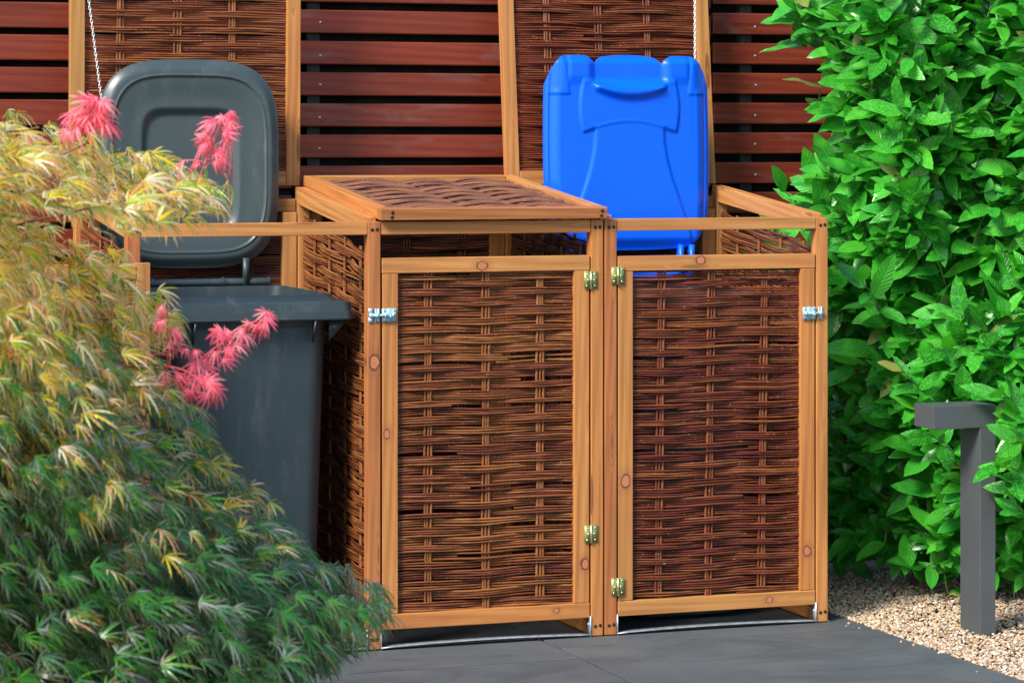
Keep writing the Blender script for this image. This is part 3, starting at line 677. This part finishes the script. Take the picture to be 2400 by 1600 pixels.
for x in (1.235, 1.272, .86, .90):
    A = Acc(); A.box(x-.007, x+.007, .655, .69, 1.0, 1.10); link('arm', A.mesh('arm', M_bluep, False), lidb)
A = Acc(); v, q = tube_np([(.86, .68, 1.0), (1.27, .68, 1.0)], .0125, 12); A.add(v[:24], q); link('hinge_bar', A.mesh('bar', M_bluep), bb)

# ------------------------------------------------------------------ bollard light
bl = thing('bollard_light', (1.766, -.295, 0), 'anthracite metal garden bollard light with a cantilevered flat head standing in the gravel', 'bollard light')
block('post', 1.742, 1.792, -.350, -.230, -.02, .5975, bl, M_metal_grey, .0015)
hd = block('head', 1.591, 1.792, -.350, -.230, .598, .664, bl, M_metal_grey, .0015)
M_lens = plain('frosted_lens', (.6, .6, .58), .4, 0, 100, .05, 0)
block('lens', 1.615, 1.70, -.335, -.245, .5955, .5985, hd, M_lens, 0)

# ------------------------------------------------------------------ instancing of leaves
def inst(bases, which, R, T, Sc, rnd, name, mat, extra=None):
    """bases: list of (verts, faces, luv); one joined mesh"""
    A = Acc()
    for b, (bv, bf, bu) in enumerate(bases):
        idx = np.where(which == b)[0]
        if not len(idx): continue
        n = len(idx); v = np.einsum('nij,kj->nki', R[idx], bv)*Sc[idx][:, None, None]+T[idx][:, None]
        f = (bf[None]+(np.arange(n)*len(bv))[:, None, None]).reshape(-1, bf.shape[1])
        A.add(v.reshape(-1, 3), f, rnd=np.repeat(rnd[idx], len(bv)), luv=np.tile(bu, (n, 1)))
    return A.mesh(name, mat)
def leaf_basis(d, up):
    d = d/np.linalg.norm(d, axis=1)[:, None]; z = up-(up*d).sum(1)[:, None]*d; z /= np.linalg.norm(z, axis=1)[:, None]+1e-9
    y = np.cross(z, d); return np.stack([d, y, z], -1)
CAMP = np.array((-2.3056, -7.6221, 1.4142)); FW = np.array([math.sin(.34442), math.cos(.34442), 0]); RT = np.array([math.cos(.34442), -math.sin(.34442), 0])
def to_px(P):
    d = P-CAMP; z = d@FW; return 1176+6521.9*(d@RT)/z, 333.7-6521.9*d[:, 2]/z, z
def grid_faces(a, b):
    i = np.arange(a-1)[:, None]*b; j = np.arange(b-1)[None]; return np.stack([i+j, i+b+j, i+b+j+1, i+j+1], -1).reshape(-1, 4)

# ------------------------------------------------------------------ laurel hedge
def laurel_leaf(seed):
    rs = np.random.RandomState(seed); L = 1.0; W = rs.uniform(.34, .43); na, nb_ = 8, 5; ts = np.linspace(0, 1, na); cs = np.linspace(-1, 1, nb_)
    droop = rs.uniform(.0, .22); cup = rs.uniform(.03, .20); tw = rs.uniform(-.3, .3); v = []; u = []
    for t in ts:
        w_ = W/2*(max(1e-3, math.sin(math.pi*min(1, t**.82)))**.72)*(1.0 if t < .93 else .75)+.004
        if t == 1: w_ = .004
        if t == 0: w_ = .012
        for c in cs:
            wav = .018*math.sin(t*11+seed)*abs(c)
            x = t*L; y = c*w_; z = -droop*t*t+cup*abs(c)*w_+wav
            a = tw*t; y, z = y*math.cos(a)-z*math.sin(a), y*math.sin(a)+z*math.cos(a)
            v.append((x, y, z)); u.append((t, c, 0))
    return np.array(v), grid_faces(na, nb_), np.array(u)
def build_hedge():
    t = thing('laurel_hedge', (1.95, .25, 0), 'large glossy green cherry laurel hedge at the right, overhanging the gravel and bollard light', 'hedge')
    rs = np.random.RandomState(5); bases = [laurel_leaf(i) for i in range(8)]
    N_ = 1900
    X = 1.50+rs.rand(N_)*1.25; Z = .10+rs.rand(N_)*2.0
    nz = np.array([mnoise.noise(V((x*3.3, 0, z*3.3))) for x, z in zip(X, Z)])
    nz2 = np.array([mnoise.noise(V((x*8.5, 5, z*8.5))) for x, z in zip(X, Z)]); Yf = .36-.95*(X-1.50)+.30*nz+.13*nz2; Yf = np.maximum(Yf, -.40-.12*(X > 1.84)+.10*nz)
    low = np.clip((.62-Z)/.5, 0, 1); Yf = Yf+low**1.2*.42
    hollow = np.exp(-((X-1.56)/.15)**2-((Z-.72)/.40)**2); Yf = Yf+.42*hollow
    dep = rs.rand(N_)**1.5*.42; Y = Yf+dep; keep = (Y < .97)
    # left silhouette: ragged
    lim = 1.62+.05*np.sin(Z*9+1)+.05*np.sin(Z*23)+.16*np.clip((.9-Z)/.9, 0, 1)-.02*(Z > 1.2); keep &= X > lim
    keep &= ~((X < 1.60) & (Y < .0)); keep &= Z > .06+.09*rs.rand(N_)
    X, Y, Z, dep = X[keep], Y[keep], Z[keep], dep[keep]; n = len(X)
    # extra tips that hang free of the mass
    tips = [(1.64, .10, 1.80), (1.70, .30, 1.56), (1.67, .35, 1.47), (1.70, .36, 1.36), (1.68, .36, 1.27), (1.63, .05, 1.86), (1.70, .2, 1.70), (1.735, -.47, .50), (1.77, -.48, .45), (1.80, -.46, .57), (1.79, -.47, .38), (1.77, -.42, .69), (1.80, -.45, .64), (1.84, -.46, .47), (1.86, -.46, .62), (1.60, .12, 1.0), (1.66, -.02, .74), (1.72, -.10, .55)]
    X = np.r_[X, [a[0] for a in tips]]; Y = np.r_[Y, [a[1] for a in tips]]; Z = np.r_[Z, [a[2] for a in tips]]; dep = np.r_[dep, np.zeros(len(tips))]; n = len(X)
    D = np.stack([-.55+.5*rs.randn(n)*.8, -.62+.4*rs.randn(n)*.8, .38+.45*rs.randn(n)*.8-.5*np.clip((.5-Z)/.5, 0, 1)], 1); D /= np.linalg.norm(D, axis=1)[:, None]
    D[-len(tips):] = np.array([-.72, -.45, .30])+rs.randn(len(tips), 3)*.12; D /= np.linalg.norm(D, axis=1)[:, None]
    TT = []; DD = []; UU = []; SS = []; st = Acc()
    for i in range(n):
        base = np.array([X[i], Y[i], Z[i]]); d = D[i]; Ls = rs.uniform(.12, .20); a = np.cross(d, [0, 0, 1.]); a /= np.linalg.norm(a); b = np.cross(a, d)
        v, q = tube_np([base-d*Ls, base-d*Ls*.5+b*.006, base], [.0028, .0022, .0014], 5); st.add(v[:15], q)
        m = rs.randint(6, 9); ph = rs.rand()*6.28
        for k in range(m):
            f = k/(m-1); pos = base-d*Ls*(1-f); ang = ph+k*2.4; out = a*math.cos(ang)+b*math.sin(ang)*.75
            spread = 1.15*(1-f)+.42; dr = d*math.cos(spread)+out*math.sin(spread); dr = dr+np.array([0, 0, -.06])
            TT.append(pos); DD.append(dr); up = np.array([-.28, -.62, .80])+d*.25+rs.randn(3)*.26; UU.append(up); SS.append(rs.choice([rs.uniform(.09, .125), rs.uniform(.13, .182)])*(1-.22*f))
    TT, DD, UU, SS = map(np.array, (TT, DD, UU, SS)); R = leaf_basis(DD, UU); n = len(TT); which = rs.randint(0, len(bases), n); rnd = rs.rand(n)
    tipp = TT+R[:, :, 0]*SS[:, None]
    ok = (tipp[:, 2] > .01) & (TT[:, 2] > .01) & (tipp[:, 1] < .985) & (TT[:, 1] < .985)
    inb = lambda P: (P[:, 0] < 1.445) & (P[:, 1] < .83) & (P[:, 2] < 1.30)
    inl = lambda P: (P[:, 0] > 1.57) & (P[:, 0] < 1.81) & (P[:, 1] > -.375) & (P[:, 1] < -.2) & (P[:, 2] < .69)
    mid = (TT+tipp)/2
    ok &= ~inb(TT) & ~inb(tipp) & ~inb(mid) & ~inl(TT) & ~inl(tipp) & ~inl(mid)
    # keep the front of the bollard free except for the sprigs that cross its right edge
    px, py, pz = to_px(mid); inp = (px > 2070) & (px < 2165) & (py > 880) & (py < 1500) & (mid[:, 1] < -.2); ok &= ~inp
    TT, R, SS, which, rnd = TT[ok], R[ok], SS[ok], which[ok], rnd[ok]; n = len(TT); mid = mid[ok]
    px, py, pz = to_px(mid); vis = np.where((px > 1700) & (px < 2345) & (py > 5) & (py < 1400), pz, 99.)
    order = np.argsort(vis+.15*rs.rand(n)); ind = order[:300]; rest = np.ones(n, bool); rest[ind] = False
    pale = rs.rand(n) < .02
    meshes = [mesh_np('leaf', b[0], b[1], M_laurel, True, {'luv': b[2]}) for b in bases]; meshp = [mesh_np('leaf', b[0], b[1], M_laurel_pale, True, {'luv': b[2]}) for b in bases]
    for i in ind:
        M = Matrix([[*(R[i][r]*SS[i]), TT[i][r]] for r in range(3)]+[[0, 0, 0, 1]])
        link('leaf', (meshp if pale[i] else meshes)[which[i]], t, M)
    r = rest & ~pale; stuff(link('foliage', inst(bases, which[r], R[r], TT[r], SS[r], rnd[r], 'foliage', M_laurel), t))
    r = rest & pale; stuff(link('pale_foliage', inst(bases, which[r], R[r], TT[r], SS[r], rnd[r], 'pale_foliage', M_laurel_pale), t))
    stuff(link('stems', st.mesh('stems', M_lstem), t))
    for k in range(6):
        x, y = 2.0+k*.12, .50+.12*math.sin(k*2.1); A = Acc(); zz = np.linspace(-.03, 1.3, 9); P = np.stack([x+.05*np.sin(zz*3+k)-.03*zz, y+.04*np.cos(zz*2.4+k)-.1*zz, zz], 1)
        v, q = tube_np(P, np.linspace(.018, .007, 9), 8); A.add(v[:72], q); link('trunk', A.mesh('trunk', M_bark), t)
    print('laurel leaves', n)
build_hedge()
# withered leaves lying on the gravel under the hedge
rs = np.random.RandomState(3); dl = laurel_leaf(3)
dm = mesh_np('dead_leaf', dl[0]*np.array([1, .9, 1])+np.stack([0*dl[0][:, 0], 0*dl[0][:, 0], .35*np.sin(dl[0][:, 0]*3)], 1), dl[1], M_dead, True, {'luv': dl[2]})
where = ['dry brown leaf on the gravel just right of the bollard light', 'dry brown leaf at the right edge, behind the bollard light', 'curled brown leaf under the hedge, farthest back on the gravel']
for k, (x, y, a) in enumerate(((1.92, -.02, .3), (1.98, .03, 1.4), (1.95, .12, 2.6))):
    o = thing('dead_leaf', (x, y, .012), where[k], 'dead leaf', 'withered leaves under the hedge', dm)
    o.matrix_basis = Matrix.Translation((x, y, .012)) @ Matrix.Rotation(a, 4, 'Z') @ Matrix.Scale(.075, 4)

# ------------------------------------------------------------------ japanese maple
def maple_leaf(seed, curl=.5, wide=1.0, spread=1.0):
    """finely cut leaf: seven drooping lobes with side teeth; length about 1"""
    rs = np.random.RandomState(seed); v = []; f = []; u = []
    for k, ang in enumerate((0, 20, -20, 42, -42, 68, -68)):
        a = math.radians(ang*spread+rs.uniform(-6, 6)); L = (1.0, .92, .92, .74, .74, .46, .46)[k]*rs.uniform(.88, 1.1); d = np.array([math.cos(a), math.sin(a)]); s = np.array([-d[1], d[0]])
        lr = rs.rand(); n = 6; cu = curl*rs.uniform(.7, 1.3); i0 = len(v)
        def pt(t, off):
            ll = L*t; x = d*ll*(1-.12*cu*t)+s*off+np.array([0, 0]); return (x[0], x[1], -cu*.55*ll*ll-.12*abs(off)+.05*math.sin(t*3))
        for j in range(n+1):
            t = j/n; w_ = wide*.021*L*(.35+1.2*math.sin(math.pi*min(1, t*.85+.12)))*(0.1 if j == n else 1)
            v += [pt(t, -w_), pt(t, w_)]; u += [(t, -1, lr), (t, 1, lr)]
        for j in range(n): a0 = i0+2*j; f += [(a0, a0+2, a0+3), (a0, a0+3, a0+1)]
        for j in range(1, n-1):
            t = j/n
            for sg in (-1, 1):
                w_ = wide*.021*L*(.35+1.2*math.sin(math.pi*min(1, t*.85+.12))); q0 = len(v)
                v += [pt(t-.04, sg*w_*.8), pt(t+.07, sg*w_*.8), pt(t+.16, sg*(w_+.040*wide*L*(1-t*.6)))]; u += [(t, 1, lr)]*2+[(t+.2, 1, lr)]; f.append((q0, q0+1, q0+2))
    return np.array(v), np.array(f), np.array(u)
def build_maple():
    t = thing('japanese_maple', (-1.95, -2.0, 0), 'weeping green and yellow cut-leaf maple filling the lower left foreground, with red shoot tips', 'tree')
    rs = np.random.RandomState(9); bases = [maple_leaf(i, rs.uniform(.45, 1.0)) for i in range(10)]
    # outline of the crown in X,Z at Y=-2 (two tiers); it narrows towards nearer and farther Y
    up = np.array([(-2.6, 1.50), (-1.36, 1.49), (-1.25, 1.45), (-1.12, 1.40), (-1.00, 1.375), (-.90, 1.335), (-.88, 1.29), (-.95, 1.25), (-1.02, 1.24), (-1.15, 1.28), (-1.30, 1.30), (-1.5, 1.30), (-2.6, 1.2)])
    lo = np.array([(-2.6, 1.3), (-1.36, 1.30), (-1.24, 1.25), (-1.13, 1.20), (-1.05, 1.15), (-1.00, 1.09), (-1.03, 1.0), (-1.02, .93), (-.93, .88), (-.93, .83), (-.86, .75), (-.80, .67), (-.72, .585), (-.62, .53), (-.55, .485), (-.54, .45), (-.64, .40), (-.72, .33), (-.76, .22), (-.85, .12), (-2.6, .10)])
    def inside(P, poly):
        x, z = P[:, 0], P[:, 1]; c = np.zeros(len(P), bool); j = len(poly)-1
        for i in range(len(poly)):
            xi, zi = poly[i]; xj, zj = poly[j]; m = ((zi > z) != (zj > z)) & (x < (xj-xi)*(z-zi)/(zj-zi+1e-12)+xi); c ^= m; j = i
        return c
    Ks = []
    nn = 90000
    X = -2.5+rs.rand(nn)*2.05; Z = .1+rs.rand(nn)*1.45; Y = -2.0+(rs.rand(nn)-.5)*1.3
    q = ((Y+2.0)/.65); sh = .30*q**2
    Xc, Zc = -1.95, .75
    for poly in (up, lo):
        cz = 1.3 if poly is up else .6
        P = np.stack([Xc+(X-Xc)/(1-sh), cz+(Z-cz)/(1-sh*.8)], 1); Ks.append(inside(P, poly))
    ok = Ks[0] | Ks[1]
    cl = np.array([mnoise.noise(V((x*7, y*5, z*11))) for x, y, z in zip(X, Y, Z)]); ok &= cl > -.10-.22*(Z < 1.02)+.12*rs.randn(nn)
    ok &= ~((Y > -1.95) & (rs.rand(nn) < .55))                       # fewer on the far side
    X, Y, Z = X[ok], Y[ok], Z[ok]
    # thin so that the frame gets the most
    px, py, pz = to_px(np.stack([X, Y, Z], 1)); inf = (px > -520) & (py < 1800); keep = (inf & (rs.rand(len(X)) < .58)) | (~inf & (rs.rand(len(X)) < .25))
    X, Y, Z = X[keep], Y[keep], Z[keep]; n = len(X)
    # flow: lobes stream out to the right and droop
    ph = np.array([mnoise.noise(V((x*4, y*4, z*4))) for x, y, z in zip(X, Y, Z)])
    DX = .85+.26*rs.randn(n); DY = -.20+.40*rs.randn(n); DZ = -.42+.30*rs.randn(n)+.8*ph
    D = np.stack([DX, DY, DZ], 1); U = np.stack([.35+.35*rs.randn(n), -.45+.35*rs.randn(n), .8+.25*rs.randn(n)], 1)
    R = leaf_basis(D, U); T = np.stack([X, Y, Z], 1); Sc = rs.uniform(.048, .088, n); which = rs.randint(0, 10, n); rnd = rs.rand(n)
    T = T-R[:, :, 0]*Sc[:, None]*.6
    # young yellow-bronze growth plus painted sunlight on outer, upper crown; painted shade below
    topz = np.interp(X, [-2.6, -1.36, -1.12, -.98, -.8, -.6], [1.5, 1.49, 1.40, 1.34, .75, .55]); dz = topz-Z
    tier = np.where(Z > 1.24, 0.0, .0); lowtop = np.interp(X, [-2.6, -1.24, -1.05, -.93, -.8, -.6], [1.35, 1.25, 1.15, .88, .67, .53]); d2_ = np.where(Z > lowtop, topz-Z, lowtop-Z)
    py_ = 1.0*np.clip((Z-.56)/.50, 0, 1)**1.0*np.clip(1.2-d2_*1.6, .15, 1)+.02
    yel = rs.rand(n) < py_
    px, py, pz = to_px(T); vis = np.where((px > 5) & (py > 5) & (py < 1560), pz, 99.); order = np.argsort(vis); ind = order[:300]; rest = np.ones(n, bool); rest[ind] = False
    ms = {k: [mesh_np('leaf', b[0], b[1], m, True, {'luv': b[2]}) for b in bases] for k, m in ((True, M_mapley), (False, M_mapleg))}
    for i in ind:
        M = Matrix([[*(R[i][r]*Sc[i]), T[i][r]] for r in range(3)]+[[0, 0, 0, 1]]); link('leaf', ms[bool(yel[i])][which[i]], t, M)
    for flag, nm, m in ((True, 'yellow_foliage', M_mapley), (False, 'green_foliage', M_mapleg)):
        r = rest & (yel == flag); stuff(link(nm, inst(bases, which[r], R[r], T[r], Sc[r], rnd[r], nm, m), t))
    print('maple leaves', n)
    # trunk and arching limbs
    A = Acc(); zz = np.linspace(-.05, 1.2, 10); v, q = tube_np(np.stack([-1.95+.06*np.sin(zz*4), -2+.05*np.cos(zz*3), zz], 1), np.linspace(.05, .025, 10), 10); A.add(v[:100], q)
    link('trunk', A.mesh('trunk', M_bark), t)
    A = Acc()
    for k in range(46):
        i = rs.randint(0, n); e = T[i]; s = np.array([-1.93, -2, rs.uniform(.8, 1.2)]); hgt = rs.uniform(.05, .3)+max(0, e[2]-s[2])
        tt = np.linspace(0, 1, 14)[:, None]; P = s+(e-s)*tt+np.array([0, 0, 1.])*hgt*np.sin(tt*math.pi*.95)*(1-tt*.3)*.6
        P[:, 2] = np.minimum(P[:, 2], np.interp(P[:, 0], [-2.6, -1.36, -1.12, -.95, -.8, -.55], [1.46, 1.45, 1.36, 1.27, .75, .5]))
        P = P+.012*np.stack([np.sin(tt[:, 0]*9+k), np.cos(tt[:, 0]*7+k), np.sin(tt[:, 0]*11+2*k)], 1); v, q = tube_np(P, np.linspace(.005, .0012, 14), 5); A.add(v[:70], q)
    stuff(link('branches', A.mesh('branches', M_twig), t))
    # red shoots
    rb = [maple_leaf(100+i, rs.uniform(.8, 2.4), 1.45, 1.3) for i in range(5)]; rm = [mesh_np('leaf', b[0], b[1], M_mapler, True, {'luv': b[2]}) for b in rb]
    cyc = CAMP
    def at(x, y, Yp):
        d = FW+(x-1176)/6521.9*RT+np.array([0, 0, -(y-333.7)/6521.9]); return CAMP+d*((Yp-CAMP[1])/d[1])
    shoots = [((200, 330), (222, 232), 30, 1.05, 'pink-red shoot at the top of the crown, in front of the left lid stile'),
              ((455, 420), (520, 262), 20, 1.05, 'pink-red shoot standing in front of the grey bin lid'),
              ((385, 850), (385, 705), 9, .9, 'small pink-red shoot beside the open door'),
              ((400, 880), (620, 720), 22, 1.05, 'long pink-red shoot reaching across the grey bin'),
              ((380, 840), (490, 900), 18, 1.05, 'drooping pink-red shoot in front of the grey bin')]
    for (p0, p1, m, s_, lab) in shoots:
        a, b = at(*p0, -2.25), at(*p1, -2.32); tt = np.linspace(0, 1, 8)[:, None]; P = a+(b-a)*tt+np.array([0, 0, .012])*np.sin(tt*3.1)
        v, q = tube_np(P, np.linspace(.0020, .0010, 8), 6); sh_ = link('shoot', mesh_np('shoot', v[:48], q, M_mapler), t); sh_['label'] = lab
        s0_ = np.array([-1.90, -2.0, 1.02]); t3 = np.linspace(0, 1, 16)[:, None]; P3 = s0_+(a-s0_)*t3+np.array([.01, 0, 1.])*min(.12, .3*abs(a[2]-s0_[2])+.05)*np.sin(t3*math.pi)*(1-t3*.6)*np.array([1, 1, .6])
        v3, q3 = tube_np(P3, np.linspace(.0055, .0020, 16), 6); link('twig', mesh_np('twig', v3[:96], q3, M_twig), sh_)
        for k in range(m):
            f = .2+.8*(k+.5)/m; pos = a+(b-a)*f; dirn = (b-a)/np.linalg.norm(b-a); sd = rs.choice([-1, 1]); d = dirn*.3+RT*rs.uniform(.3, 1.0)*sd+np.array([0, rs.uniform(-.5, .1), rs.uniform(-.35, .45)]); p1_ = pos+d/np.linalg.norm(d)*rs.uniform(.008, .046)*(1.25-f)+np.array([0, 0, .004]); v_, q_ = tube_np([pos, (pos+p1_)/2+np.array([0, 0, .002]), p1_], .0008, 5); link('petiole', mesh_np('petiole', v_[:15], q_, M_mapler), sh_); pos = p1_; d = d*np.array([.9, 1, 0])+np.array([0, 0, rs.uniform(-1.1, .0)])
            R_ = leaf_basis(d[None], np.array([[-.1, -.75, .55]])+rs.randn(1, 3)*.35)[0]; sc_ = rs.uniform(.026, .046)*s_
            M = Matrix([[*(R_[r]*sc_), pos[r]] for r in range(3)]+[[0, 0, 0, 1]]); link('leaf', rm[rs.randint(5)], sh_, M)
build_maple()
